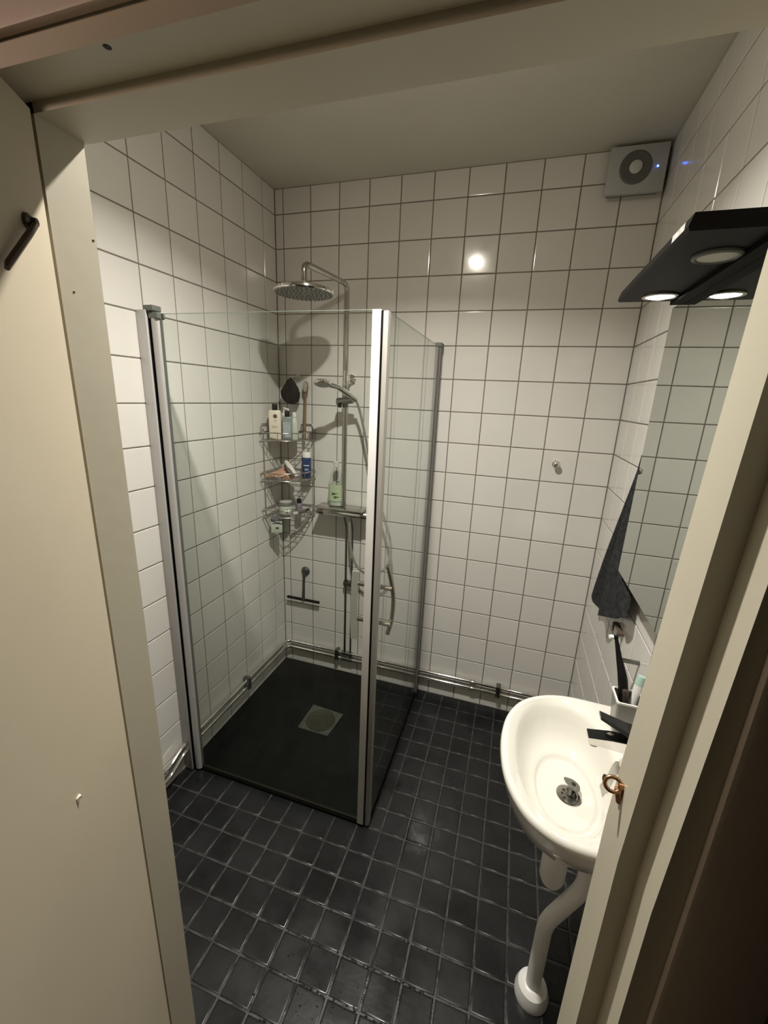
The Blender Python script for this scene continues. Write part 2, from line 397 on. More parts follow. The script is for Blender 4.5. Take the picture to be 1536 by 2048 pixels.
for zz in (0.3, 1.65):
    obj('hinge', MB().tube([lp(-0.002, -0.040, zz), lp(-0.002, -0.040, zz + 0.09)], 0.007, 10), 'chromedull', d1)
# black cloth hanging in the dark hall
gm = MB(); NR = 14; NC = 18
g = [[(1.62 + 0.52 * c / NC + 0.03 * (r / NR), -1.735 - 0.05 * (0.5 + 0.5 * math.sin(c * 1.9 + 0.4 * math.sin(r * 0.7))) - 0.01 * math.sin(r * 1.1), 1.55 - 1.45 * r / NR + 0.02 * math.sin(c * 0.9)) for c in range(NC + 1)] for r in range(NR + 1)]
g2 = [[(x, y + 0.03 if y + 0.03 < -1.699 else -1.6995, z) for x, y, z in row] for row in g]
gm.rings([g[r] + list(reversed(g2[r])) for r in range(NR + 1)])
tag(obj('hanging_coat', gm, 'garment', smooth=60), 'black garment hanging in the dark hall right of the doorway', 'garment')

# ------------------------------------------------------------------ ceiling lamp
lt = thing('ceiling_lamp', 'small round ceiling lamp above the middle of the bathroom, out of view over the doorway', 'lamp', (0.875, -1.085, RH))
obj('housing', MB().lathe([(0.045, 0), (0.045, -0.040), (0.041, -0.046), (0.033, -0.046), (0.031, -0.044), (0.031, -0.042)], (0.875, -1.085, RH), 32, cap0=True, cap1=True), 'plasticw', lt, smooth=40)
obj('diffuser', MB().lathe([(0.0305, -0.046), (0.027, -0.051), (0.015, -0.055), (0.004, -0.056)], (0.875, -1.085, RH), 32), 'diffuser', lt, smooth=60)
al = bpy.data.lights.new('ceiling_lamp_light', 'AREA'); al.shape = 'DISK'; al.size = 0.050; al.spread = math.radians(136); al.energy = LAMP_W; al.color = LAMP_C
ao = bpy.data.objects.new('ceiling_lamp_light', al); COL.objects.link(ao); ao.parent = lt; ao.location = (0, 0, -0.0575)

# dim warm lamp of the hall, behind the open leaf
HX = (-0.15, -2.45, 2.20)
hl = thing('hall_lamp', 'dim warm hall lamp behind the open door, out of view', 'lamp', HX)
obj('rose', MB().lathe([(0.05, 0.03), (0.05, 0.012), (0.012, 0.0), (0.012, -0.02)], HX, 24), 'plasticw', hl, smooth=40)
obj('globe', MB().lathe([(0.012, -0.02), (0.05, -0.045), (0.062, -0.085), (0.05, -0.125), (0.012, -0.147)], HX, 24), 'hallglobe', hl, smooth=60)

# ------------------------------------------------------------------ shower floor, drain
sf = obj('floor_shower', bx((0.0, SHY, -0.012), (SHX, 0.0, -0.0005)), 'tray')
struct(sf, 'smooth black shower floor inside the glass corner')
dr = thing('floor_drain', 'square grey floor drain with a round grate in the black shower floor', 'drain', (0.452, -0.418, 0))
pl_ = MB(); pl_.rings([[(0.363, -0.326, 0.0005), (0.548, -0.338, 0.0005), (0.530, -0.503, 0.0005), (0.360, -0.503, 0.0005)], [(0.363, -0.326, 0.0015), (0.548, -0.338, 0.0015), (0.530, -0.503, 0.0015), (0.360, -0.503, 0.0015)]])
obj('plate', pl_, 'draintile', dr)
obj('grate', MB().lathe([(0.077, 0.0015), (0.077, 0.004), (0.072, 0.005), (0.069, 0.0035), (0.010, 0.0025)], (0.452, -0.418, 0), 32), 'draingrate', dr, smooth=30)

# ------------------------------------------------------------------ shower doors
GY = -0.868
sd = thing('shower_door', 'clear glass shower door facing the doorway, hinged on the left wall', 'shower door', (0.45, GY, 0))
obj('wall_profile', bx((0.0, -0.892, 0.004), (0.042, -0.858, 1.920), 0.003), 'alu', sd, smooth=30)
obj('hinge_gap', bx((0.040, -0.884, 0.004), (0.047, -0.866, 1.912)), 'seal', sd)
hp = MB().lathe([(0.0175, 0.012), (0.0175, 1.900)], (0.063, -0.868, 0), 20, sy=1.0)
obj('hinge_profile', hp, 'alu', sd, smooth=40)
obj('top_cap', bx((0.030, -0.890, 1.916), (0.072, -0.852, 1.934), 0.003), 'cap', sd, label='grey plastic cap')
obj('hinge_cap', bx((0.046, -0.886, 1.892), (0.086, -0.852, 1.912), 0.004), 'cap', sd)
obj('profile_seal', bx((0.0805, -0.8725, 0.02), (0.0835, -0.8635, 1.897)), 'cap', sd)
gp = obj('pane', bx((0.083, GY - 0.003, 0.024), (0.838, GY + 0.003, 1.908)), 'glass', sd)
obj('pane_edge', bx((0.083, GY - 0.003, 1.9081), (0.838, GY + 0.003, 1.9093)), 'glassedge', gp)
obj('corner_profile', bx((0.836, -0.880, 0.014), (0.862, -0.853, 1.908), 0.002), 'alulit', sd, smooth=30)
obj('corner_seal', bx((0.862, -0.877, 0.014), (0.8675, -0.858, 1.905)), 'seal', sd, label='black rubber seal strip')
obj('bottom_rail', bx((0.083, -0.873, 0.012), (0.838, -0.863, 0.028)), 'clearseal', sd)
obj('bottom_seal', bx((0.050, -0.874, 0.001), (0.864, -0.862, 0.0118)), 'seal', sd)
GX = 0.876
s2 = thing('shower_door', 'clear glass shower door at right angles, hinged on the back wall, with bow handle', 'shower door', (GX, -0.45, 0))
p2 = obj('pane', bx((GX - 0.003, -0.852, 0.024), (GX + 0.003, -0.042, 1.905)), 'glass', s2)
obj('pane_edge', bx((GX - 0.003, -0.852, 1.9051), (GX + 0.003, -0.042, 1.9063)), 'glassedge', p2)
obj('corner_profile', bx((0.8677, -0.877, 0.014), (0.884, -0.848, 1.905), 0.003), 'alumid', s2, smooth=30)
obj('hinge_profile', MB().lathe([(0.0145, 0.012), (0.0145, 1.905)], (0.872, -0.040, 0), 20), 'aludark', s2, smooth=40)
obj('wall_profile', bx((0.858, -0.030, 0.004), (0.888, -0.0005, 1.915), 0.003), 'darkchrome', s2, smooth=30)
obj('top_cap', bx((0.855, -0.054, 1.9055), (0.890, -0.0005, 1.925), 0.004), 'cap', s2)
obj('bottom_seal', bx((GX - 0.005, -0.862, 0.001), (GX + 0.005, -0.030, 0.0235)), 'seal', s2)
obj('foot', MB().lathe([(0.010, 0.0), (0.010, 0.012)], (0.872, -0.058, 0.0), 12), 'chromedull', s2)
hz0, hz1, hy = 0.900, 1.038, -0.822
ho = obj('handle', MB().tube(spline([(0.906, -0.842, 1.128), (0.916, -0.822, 1.06), (0.921, -0.806, 0.985), (0.918, -0.808, 0.91), (0.908, -0.818, 0.856)], 6), 0.0082, 12), 'chromedull', s2, smooth=50, label='bowed chrome handle bar')
for z in (hz0, hz1):
    obj('handle_post', MB().lathe([(0.0095, 0), (0.0095, 0.006), (0.007, 0.007), (0.007, 0.010), (0.0095, 0.011), (0.0095, 0.040)], (GX + 0.003, hy, z), 14, (1, 0, 0)), 'chrome', ho, smooth=30)
hi = obj('inner_handle', MB().rings([[(0.776 - 0.004 * math.sin(math.pi * t), -0.838 + 0.026 * 0, 1.085 - 0.265 * t), (0.800 - 0.004 * math.sin(math.pi * t), -0.832, 1.085 - 0.265 * t), (0.800 - 0.004 * math.sin(math.pi * t), -0.828, 1.085 - 0.265 * t), (0.776 - 0.004 * math.sin(math.pi * t), -0.834, 1.085 - 0.265 * t)] for t in [k / 8 for k in range(9)]]), 'plasticw', s2, label='flat white inner handle bar')
for z in (hz0, hz1):
    obj('handle_post', MB().lathe([(0.0085, 0), (0.0085, 0.076)], (GX - 0.003, -0.826, z), 12, (-1, 0, 0)), 'chromedull', hi, smooth=30)

# ------------------------------------------------------------------ shower set
ss = thing('shower_set', 'chrome rain shower riser with round overhead rose and thermostat bar on back wall', 'shower', (0.42, -0.07, 0.15))
RX, RY = 0.421, -0.072
hc = Vector((0.345, -0.355, 2.083))
obj('riser', MB().tube([(RX, RY, 1.095), (RX, RY, 2.03)], 0.0122, 16), 'chromepipe', ss, smooth=50)
obj('arm', MB().tube(path([(RX, RY, 2.028), (RX, RY, 2.178), (hc.x, hc.y, 2.192), (hc.x, hc.y, 2.100)], 0.035, 8), 0.0122, 16), 'chromepipe', ss, smooth=50)
hdp = obj('shower_head', MB().lathe([(0.013, 0.040), (0.017, 0.024), (0.03, 0.018), (0.115, 0.012), (0.129, 0.005), (0.130, -0.003), (0.126, -0.008)], hc, 40, cap0=True, cap1=True), 'chrome', ss, smooth=40)
fm = MB().lathe([(0.122, -0.0081), (0.122, -0.0092), (0.010, -0.0097)], hc, 40)
fo = obj('spray_face', fm, 'headface', hdp)
nz = MB()
for r in range(1, 7):
    for k in range(6 * r):
        a = 2 * math.pi * k / (6 * r) + r * 0.3; rad = 0.0185 * r
        nz.lathe([(0.0036, -0.0088), (0.0022, -0.0132)], (hc.x + rad * math.cos(a), hc.y + rad * math.sin(a), hc.z), 5)
nzo = obj('nozzles', nz, 'cap', hdp); nzo['kind'] = 'stuff'
obj('wall_bracket', MB().lathe([(0.024, 0), (0.024, 0.010), (0.011, 0.014), (0.011, 0.060), (0.015, 0.062), (0.015, 0.082)], (RX + 0.004, 0, 1.752), 20, (0, -1, 0)), 'chrome', ss, smooth=40)
obj('bracket_sleeve', MB().tube([(RX, RY, 1.72), (RX, RY, 1.79)], 0.0145, 16), 'chrome', ss, smooth=50)
sl = obj('slider', MB().tube([(RX - 0.040, RY - 0.014, 1.640), (RX - 0.036, RY - 0.014, 1.640), (RX + 0.052, RY - 0.028, 1.650)], [0.014, 0.019, 0.015], 16).tube([(RX, RY, 1.612), (RX, RY, 1.668)], 0.0155, 16), 'darkchrome', ss, smooth=50, label='dark slider clamp')
obj('slider_knob', MB().tube([(RX - 0.018, RY - 0.028, 1.628), (RX - 0.018, RY - 0.028, 1.612)], 0.009, 10), 'blackp', sl)
mx0, mx1, mz = 0.268, 0.566, 1.058
mxr = obj('mixer_bar', MB().tube([(mx0 + 0.04, -0.082, mz), (mx1 - 0.04, -0.082, mz)], 0.020, 20), 'chrome', ss, smooth=50)
for a, b in ((mx0 - 0.004, mx0 + 0.044), (mx1 - 0.044, mx1 + 0.004)):
    obj('mixer_knob', MB().tube([(a, -0.082, mz), (a + 0.003, -0.082, mz), (b - 0.003, -0.082, mz), (b, -0.082, mz)], [0.017, 0.0215, 0.0215, 0.019], 20), 'chromedull', mxr, smooth=40)
obj('mixer_shelf', bx((mx0 + 0.002, -0.130, mz + 0.022), (mx1 - 0.02, -0.018, mz + 0.031), 0.003), 'chromedull', ss, smooth=30)
for x in (RX - 0.075, RX + 0.075):
    obj('wall_union', MB().lathe([(0.026, 0), (0.026, 0.006), (0.015, 0.010), (0.015, 0.066)], (x, 0, mz), 16, (0, -1, 0)), 'chromedull', ss, smooth=40)
for x, nm in ((RX + 0.001, 'feed_pipe'), (RX + 0.038, 'feed_pipe')):
    fp = obj(nm, MB().tube(path([(x, -0.066, mz - 0.015), (x, -0.030, mz - 0.10), (x, -0.027, 0.18), (x, -0.027, 0.150 if x < RX + .02 else 0.115)], 0.03), 0.0068 if x < RX + .02 else 0.0055, 10), 'darkchrome', ss, smooth=50)
    obj('pipe_union', MB().tube([(x, -0.027, 0.605), (x, -0.027, 0.640)], 0.0135, 6), 'darkchrome', fp)
obj('pipe_clip', bx((RX - 0.012, -0.040, 0.612), (RX + 0.056, -0.0005, 0.632), 0.003), 'darkchrome', ss)
# hand shower with its hose
hs = thing('hand_shower', 'slim chrome hand shower with grey metal hose resting in the riser clamp', 'hand shower', (0.46, -0.11, 1.62))
A = Vector((0.496, -0.113, 1.650)); B = Vector((0.413, -0.213, 1.713)); Cc = Vector((0.370, -0.256, 1.727))
obj('handle', MB().tube(spline([A, A.lerp(B, 0.35) + Vector((0, 0, 0.006)), A.lerp(B, 0.75) + Vector((0, 0, 0.008)), B, B.lerp(Cc, 0.3)], 6), [0.0105, 0.0108, 0.011, 0.0112, 0.0115, 0.0118] + [0.012] * 18 + [0.011], 14), 'chrome', hs, smooth=50)
hax = Vector((0.10, -0.30, -0.95)).normalized()
hh = obj('head', MB().lathe([(0.016, -0.008), (0.034, -0.005), (0.041, 0.002), (0.040, 0.008), (0.037, 0.011)], Cc + Vector((0.012, 0.004, -0.002)), 24, hax), 'chrome', hs, smooth=40)
obj('spray_face', MB().lathe([(0.035, 0.0112), (0.032, 0.013)], Cc + Vector((0.012, 0.004, -0.002)), 24, hax), 'headface', hh)
obj('hose', MB().tube(spline([A, (0.516, -0.105, 1.590), (0.548, -0.100, 1.459), (0.592, -0.10, 1.259), (0.664, -0.10, 1.055), (0.704, -0.10, 0.922), (0.690, -0.10, 0.805), (0.608, -0.10, 0.732), (0.522, -0.098, 0.762), (0.478, -0.092, 0.850), (0.463, -0.085, 0.96), (0.462, -0.083, 1.040)], 10), 0.0068, 10), 'hose', hs, smooth=50)

# ------------------------------------------------------------------ water pipes along the walls
def run(zb, off, drop, name, label):
    pts = [(off, -1.30, zb - drop), (off, -1.05, zb - drop), (off + 0.004, -1.00, zb - drop), (off, -0.905, zb - 0.004), (off, -0.86, zb), (off, -off - 0.0, zb), (1.685, -off, zb)]
    o = obj(name, MB().tube(path(pts, 0.045, 8), 0.0085, 12), 'chrome', smooth=50)
    return tag(o, label, 'pipe')
wp1 = run(0.154, 0.024, 0.036, 'water_pipe', 'upper chrome water pipe running low around left and back walls')
wp2 = run(0.114, 0.024, 0.046, 'water_pipe', 'lower chrome water pipe running low around left and back walls')
for pp, zb in ((wp1, 0.154), (wp2, 0.114)):
    obj('coupling', MB().tube([(1.180, -0.024, zb), (1.184, -0.024, zb), (1.206, -0.024, zb), (1.210, -0.024, zb)], [0.0095, 0.0118, 0.0118, 0.0095], 12), 'chromedull', pp, smooth=40)
    obj('tee', MB().tube([(RX - 0.02, -0.024, zb), (RX + 0.05, -0.024, zb)], 0.0125, 12), 'darkchrome', pp, smooth=40)
for loc, ax in (((1.335, -0.024, 0), 0), ((0.372, -0.024, 0), 0), ((0.024, -0.44, 0), 1)):
    x, y, _ = loc
    if ax == 0: c = MB().box((x - 0.012, -0.040, 0.098), (x + 0.012, -0.0005, 0.170), 0.004)
    else: c = MB().box((0.0005, y - 0.012, 0.098), (0.040, y + 0.012, 0.170), 0.004)
    tag(obj('pipe_clamp', c, 'darkchrome', smooth=40), {1.335: 'dark pipe clamp on the back wall beyond the sink', 0.372: 'dark pipe clamp on the back wall below the hand shower', 0.024: 'dark pipe clamp on the left wall inside the shower'}[round(x, 3)], 'clamp', 'pipe clamps')

# ------------------------------------------------------------------ squeegee on the back wall
sq = thing('squeegee', 'dark grey T-shaped shower squeegee hanging on the back wall', 'squeegee', (0.14, -0.01, 0.44))
obj('suction_cup', MB().lathe([(0.026, 0), (0.027, 0.004), (0.021, 0.014), (0.012, 0.018)], (0.150, -0.0005, 0.642), 20, (0, -1, 0)), 'squeegee', sq, smooth=40)
obj('handle', MB().tube([(0.150, -0.020, 0.645), (0.149, -0.026, 0.56), (0.147, -0.030, 0.462)], [0.009, 0.0075, 0.010], 10), 'squeegee', sq, smooth=50)
obj('blade', bx((0.036, -0.036, 0.455), (0.254, -0.022, 0.470), 0.003), 'blackp', sq)

# ------------------------------------------------------------------ corner rack and what stands in it
rk = thing('corner_rack', 'three-tier chrome wire rack in the shower corner', 'rack', (0.10, -0.10, 1.03))
def arc(r0, z, n=10, a0=0.0, a1=math.pi / 2, p=0.80):
    """quarter round front between the two walls, slightly squarish"""
    out = []
    for k in range(n + 1):
        a = a0 + (a1 - a0) * k / n
        out.append((0.008 + (r0 - 0.008) * math.cos(a) ** p, -0.008 - (r0 - 0.008) * math.sin(a) ** p, z))
    return out
for z, rr in ((1.432, 0.215), (1.222, 0.220), (1.020, 0.215)):
    w = MB()
    for dz in (0.0, 0.040):
        w.tube(arc(rr, z + dz, 14), 0.0026, 6)
        w.tube([(0.008, -0.008, z + dz), (rr, -0.008, z + dz)], 0.0026, 6); w.tube([(0.008, -0.008, z + dz), (0.008, -rr, z + dz)], 0.0026, 6)
    for k in range(1, 8):
        t = k / 8; c = arc(rr, z, 16)[k * 2]
        w.tube([c, (c[0], c[1], z + 0.040)], 0.0018, 5)
    for k in range(1, 10):
        y = -0.008 - (rr - 0.016) * k / 10
        q = max(0.0, 1 - (k / 10) ** (2 / 0.8)) ** 0.4
        w.tube([(0.008, y, z), (0.008 + (rr - 0.008) * q, y, z)], 0.0016, 5)
    obj('basket', w, 'chromedull', rk, smooth=60)
for x, y in ((0.008, -0.182), (0.212, -0.008)):
    obj('post', MB().tube([(x, y, 1.00), (x, y, 1.49)], 0.0032, 8), 'chromedull', rk, smooth=60)
for pts in ([(0.008, -0.20, 1.472), (0.008, -0.20, 1.512), (0.008, -0.135, 1.512), (0.008, -0.135, 1.472)], [(0.205, -0.008, 1.472), (0.205, -0.008, 1.512), (0.135, -0.008, 1.512), (0.135, -0.008, 1.472)]):
    obj('hanger_loop', MB().tube(path(pts, 0.015), 0.0028, 8), 'chromedull', rk, smooth=60)
for (x, y, zt) in ((0.205, -0.012, 1.222), (0.205, -0.012, 1.020)):
    obj('brace', MB().tube([(0.200, -0.012, zt - 0.002), (0.105, -0.010, zt - 0.10)], 0.002, 6).tube([(0.214, -0.012, zt - 0.002), (0.120, -0.010, zt - 0.10)], 0.002, 6), 'chromedull', rk)
FZ1, FZ2, FZ3 = 1.4345, 1.2245, 1.0225
def rbox(c, w, d, z0, z1, ang, bev): 
    bm = bmesh.new(); bmesh.ops.create_cube(bm, size=1)
    for v in bm.verts: v.co = Vector((v.co.x * w, v.co.y * d, v.co.z * (z1 - z0)))
    bmesh.ops.bevel(bm, geom=list(bm.edges), offset=bev, segments=2, profile=0.5, affect='EDGES')
    return MB().bm(bm, Matrix.Translation((c[0], c[1], (z0 + z1) / 2)) @ Matrix.Rotation(ang, 4, 'Z'))
def face_strip(c, w, d, ang, u0, u1, z0, z1):
    """thin print on the front face of a rotated box"""
    Rz = Matrix.Rotation(ang, 4, 'Z'); b = MB()
    pts = []
    for e in (0.0003, 0.0009):
        for u, z in ((u0, z0), (u1, z0), (u1, z1), (u0, z1)):
            p = Rz @ Vector((u * w / 2, -d / 2 - e, 0)); pts.append((c[0] + p.x, c[1] + p.y, z))
    return b.add(pts, [(0, 1, 2, 3), (4, 5, 6, 7), (0, 1, 5, 4), (1, 2, 6, 5), (2, 3, 7, 6), (3, 0, 4, 7)])
AN = math.radians(28)
c1 = (0.066, -0.158)
b1 = thing('shampoo_bottle', 'cream bottle with black cap on the top tier of the corner rack', 'bottle', (c1[0], c1[1], FZ1))
obj('body', rbox(c1, 0.062, 0.040, FZ1, FZ1 + 0.150, AN, 0.008), 'cream', b1, smooth=40)
obj('cap', MB().lathe([(0.0135, 0), (0.0135, 0.029), (0.012, 0.031)], (c1[0], c1[1], FZ1 + 0.150), 18), 'blackp', b1, smooth=40)
obj('emblem', MB().lathe([(0.0105, 0), (0.0105, 0.0008)], Vector((c1[0], c1[1], FZ1 + 0.120)) + Matrix.Rotation(AN, 3, 'Z') @ Vector((0.002, -0.0202, 0)), 16, Matrix.Rotation(AN, 3, 'Z') @ Vector((0, -1, 0))), 'print_', b1, label='round dark emblem')
for z, a, b, m_ in ((0.098, -0.25, 0.35, 'softprint'), (0.091, -0.15, 0.25, 'softprint'), (0.068, -0.55, 0.45, 'softprint'), (0.062, -0.5, 0.4, 'softprint'), (0.036, -0.4, 0.25, 'softprint')):
    obj('print_line', face_strip(c1, 0.062, 0.040, AN, a, b, FZ1 + z, FZ1 + z + 0.004), m_, b1)
c2 = (0.112, -0.116)
b2 = thing('shower_gel_bottle', 'grey-green bottle with black cap in the middle of the top rack tier', 'bottle', (c2[0], c2[1], FZ1))
obj('body', rbox(c2, 0.052, 0.034, FZ1, FZ1 + 0.118, AN, 0.006), 'greyb', b2, smooth=40)
obj('label', face_strip(c2, 0.052, 0.034, AN, -0.8, 0.7, FZ1 + 0.012, FZ1 + 0.092), 'greylabel', b2, label='pale grey label')
obj('cap', MB().lathe([(0.0125, 0), (0.0125, 0.027), (0.011, 0.029)], (c2[0], c2[1], FZ1 + 0.118), 18), 'blackp', b2, smooth=40)
c3 = (0.137, -0.085)
b3 = thing('small_bottle', 'pale translucent bottle behind the grey-green one on the top tier', 'bottle', (c3[0], c3[1], FZ1))
obj('body', MB().lathe([(0.022, 0), (0.023, 0.004), (0.022, 0.070), (0.016, 0.100), (0.010, 0.112), (0.009, 0.118)], (c3[0], c3[1], FZ1), 18), 'palegreen', b3, smooth=40)
obj('cap', MB().lathe([(0.011, 0.118), (0.011, 0.138), (0.007, 0.141)], (c3[0], c3[1], FZ1), 16), 'plasticw', b3, smooth=40)
c7 = (0.070, -0.075)
b7 = thing('pump_bottle', 'pale pump bottle at the back of the top rack tier', 'bottle', (c7[0], c7[1], FZ1))
obj('body', MB().lathe([(0.023, 0), (0.024, 0.005), (0.024, 0.100), (0.012, 0.116), (0.010, 0.120)], (c7[0], c7[1], FZ1), 18), 'pinkwhite', b7, smooth=40)
obj('pump', MB().lathe([(0.012, 0.120), (0.012, 0.134), (0.004, 0.136), (0.004, 0.160)], (c7[0], c7[1], FZ1), 12).tube([(c7[0], c7[1], FZ1 + 0.158), (c7[0] + 0.034, c7[1] - 0.012, FZ1 + 0.152)], 0.006, 8), 'plasticw', b7, smooth=40)
br = thing('back_brush', 'wooden long-handled bath brush standing upright in the top tier', 'brush', (0.178, -0.052, FZ1))
obj('handle', MB().tube([(0.178, -0.052, FZ1 + 0.001), (0.178, -0.050, FZ1 + 0.05), (0.179, -0.046, FZ1 + 0.14), (0.180, -0.040, FZ1 + 0.24)], [0.008, 0.0085, 0.0072, 0.0065], 10), 'wood', br, smooth=50)
bh = obj('head', MB().lathe([(0.006, -0.030), (0.013, -0.022), (0.0165, -0.002), (0.014, 0.020), (0.005, 0.028)], (0.180, -0.037, FZ1 + 0.272), 16, sx=1.0, sy=0.42), 'wood', br, smooth=50)
obj('bristles', MB().lathe([(0.005, -0.026), (0.0105, -0.018), (0.013, 0.0), (0.011, 0.016), (0.004, 0.024)], (0.180, -0.0465, FZ1 + 0.272), 16, sx=1.0, sy=0.36), 'bristle', bh, smooth=50)
# black bath sponge hanging from a suction hook
sh = thing('suction_hook', 'clear suction hook on back wall above the black sponge', 'hook', (0.118, -0.004, 1.752))
obj('cup', MB().lathe([(0.018, 0), (0.019, 0.003), (0.010, 0.009), (0.006, 0.012)], (0.118, -0.0005, 1.752), 16, (0, -1, 0)), 'palegreen', sh, smooth=40)
obj('hook', MB().tube(path([(0.118, -0.010, 1.752), (0.118, -0.030, 1.746), (0.118, -0.034, 1.760)], 0.006), 0.0025, 8), 'chrome', sh, smooth=50)
bm = bmesh.new(); bmesh.ops.create_icosphere(bm, subdivisions=4, radius=1.0)
for v in bm.verts:
    p = v.co.copy(); n = 0.06 * math.sin(7 * p.x + 3 * p.z) * math.cos(6 * p.y - 2 * p.z) + 0.03 * math.sin(15 * p.z + 5 * p.x)
    k = 1 - 0.55 * max(0, (p.z + 0.1)) ** 1.1
    wx = 0.052 * k * (1 + n); low = -0.012 * p.x if p.z < 0 else 0
    v.co = Vector((0.102 + p.x * wx + 0.004 * p.z, -0.062 + p.y * 0.040 * k * (1 + n), 1.684 + p.z * 0.066 * (1 + 0.4 * n) - 0.022 * (p.x > 0) * (p.z < -0.2) * p.x))
sp = tag(obj('bath_sponge', MB().bm(bm), 'sponge', smooth=80), 'black bath sponge hanging above the corner rack bottles', 'sponge')
obj('cord', MB().tube([(0.112, -0.052, 1.742), (0.118, -0.033, 1.755), (0.122, -0.052, 1.742)], 0.0016, 6), 'sponge', sp)
# middle tier
cl_ = MB(); n1, n2 = 22, 14
top = [[None] * (n2 + 1) for _ in range(n1 + 1)]; bot = [[None] * (n2 + 1) for _ in range(n1 + 1)]
for i in range(n1 + 1):
    for j in range(n2 + 1):
        u, v = i / n1, j / n2
        x = 0.022 + 0.115 * u; y = -0.200 + 0.105 * v + 0.02 * u
        h = 0.034 * math.sin(math.pi * min(1, u * 0.98 + 0.01)) ** 0.6 * (0.6 + 0.6 * v) + 0.004 * math.sin(8 * u + 4 * v) + 0.004
        top[i][j] = (x, y, FZ2 + 0.012 + max(0.002, h)); bot[i][j] = (x, y, FZ2 + 0.001 + max(0.0, h - 0.006))
cl_.rings([top[i] + list(reversed(bot[i])) for i in range(n1 + 1)])
tag(obj('wash_cloth', cl_, 'peach', smooth=80), 'peach wash cloth crumpled on the middle rack tier', 'cloth')
rz = thing('razor_brush', 'slanting white-and-brown handled brush leaning on the middle tier', 'brush', (0.135, -0.13, FZ2))
obj('body', MB().tube([(0.100, -0.118, FZ2 + 0.092), (0.128, -0.130, FZ2 + 0.068), (0.172, -0.128, FZ2 + 0.016)], [0.010, 0.016, 0.010], 12), 'pinkwhite', rz, smooth=50)
obj('pad', MB().tube([(0.103, -0.134, FZ2 + 0.074), (0.130, -0.146, FZ2 + 0.048), (0.152, -0.146, FZ2 + 0.020)], [0.008, 0.013, 0.008], 12), 'brownrazor', rz, smooth=50)
c4 = (0.192, -0.058)
b4 = thing('lotion_bottle', 'dark blue bottle with white cap on the middle rack tier', 'bottle', (c4[0], c4[1], FZ2))
obj('body', MB().lathe([(0.026, 0), (0.027, 0.004), (0.027, 0.105), (0.024, 0.112)], (c4[0], c4[1], FZ2 + 0.002), 24, sy=0.75), 'blue', b4, smooth=40)
obj('cap', MB().lathe([(0.0225, 0.112), (0.0225, 0.138), (0.021, 0.140)], (c4[0], c4[1], FZ2 + 0.002), 24, sy=0.75), 'plasticw', b4, smooth=40)
for z, w in ((0.070, 0.8), (0.052, 0.5), (0.046, 0.55), (0.030, 0.4)):
    r = []
    for k in range(7):
        a = math.radians(290) + (k / 6 - 0.5) * w * 1.5
        r.append((c4[0] + 0.0274 * math.cos(a), c4[1] + 0.0274 * 0.75 * math.sin(a)))
    pr = MB(); pr.rings([[(x, y, FZ2 + z) for x, y in r], [(x, y, FZ2 + z + (0.005 if z > 0.06 else 0.0025)) for x, y in r]], False, False, closed=False)
    obj('print_line', pr, 'lightprint', b4)
# bottom tier
c5 = (0.088, -0.108)
b5 = thing('cream_jar', 'round jar with dark-rimmed lid on the bottom rack tier', 'jar', (c5[0], c5[1], FZ3))
obj('body', MB().lathe([(0.034, 0), (0.036, 0.004), (0.037, 0.046), (0.036, 0.050)], (c5[0], c5[1], FZ3), 28), 'palegreen', b5, smooth=40)
obj('lid', MB().lathe([(0.0385, 0.049), (0.0385, 0.066), (0.036, 0.069)], (c5[0], c5[1], FZ3), 28), 'cap', b5, smooth=40)
obj('lid_top', MB().lathe([(0.033, 0.0691), (0.033, 0.0700)], (c5[0], c5[1], FZ3), 28), 'pinkwhite', b5)
obj('mark', face_strip((c5[0], c5[1] - 0.006), 0.05, 0.062, math.radians(20), 0.45, 0.75, FZ3 + 0.015, FZ3 + 0.032), 'leafgreen', b5)
c6 = (0.148, -0.066)
b6 = thing('little_bottle', 'small dark grey bottle beside the jar on the bottom tier', 'bottle', (c6[0], c6[1], FZ3))
obj('body', MB().lathe([(0.017, 0), (0.018, 0.003), (0.018, 0.050), (0.012, 0.058)], (c6[0], c6[1], FZ3), 18), 'purple', b6, smooth=40)
obj('cap', MB().lathe([(0.013, 0.058), (0.013, 0.080), (0.011, 0.082)], (c6[0], c6[1], FZ3), 18), 'blackp', b6, smooth=40)
rz2 = thing('razor', 'brown safety razor lying on the right of the bottom rack tier', 'razor', (0.185, -0.08, FZ3))
obj('handle', MB().tube([(0.152, -0.112, FZ3 + 0.008), (0.185, -0.088, FZ3 + 0.018), (0.208, -0.064, FZ3 + 0.026)], [0.005, 0.007, 0.006], 10), 'brownrazor', rz2, smooth=50)
obj('head', rbox((0.150, -0.112), 0.030, 0.014, FZ3 + 0.001, FZ3 + 0.018, 0.7, 0.004), 'pinkwhite', rz2, smooth=40)
# little soap box hanging under the rack
sb = thing('soap_box', 'little white box with a green leaf hung under the corner rack', 'box', (0.068, -0.175, 0.928))
cS = (0.068, -0.175)
obj('body', rbox(cS, 0.060, 0.028, 0.928, 0.995, math.radians(32), 0.003), 'palegreen', sb, smooth=30)
obj('lid', rbox(cS, 0.062, 0.030, 0.995, 1.016, math.radians(32), 0.004), 'purple', sb, smooth=30)
obj('leaf_mark', face_strip(cS, 0.060, 0.028, math.radians(32), -0.2, 0.35, 0.950, 0.962), 'leafgreen', sb)
obj('print_band', face_strip(cS, 0.060, 0.028, math.radians(32), -0.8, 0.7, 0.980, 0.988), 'purple', sb)
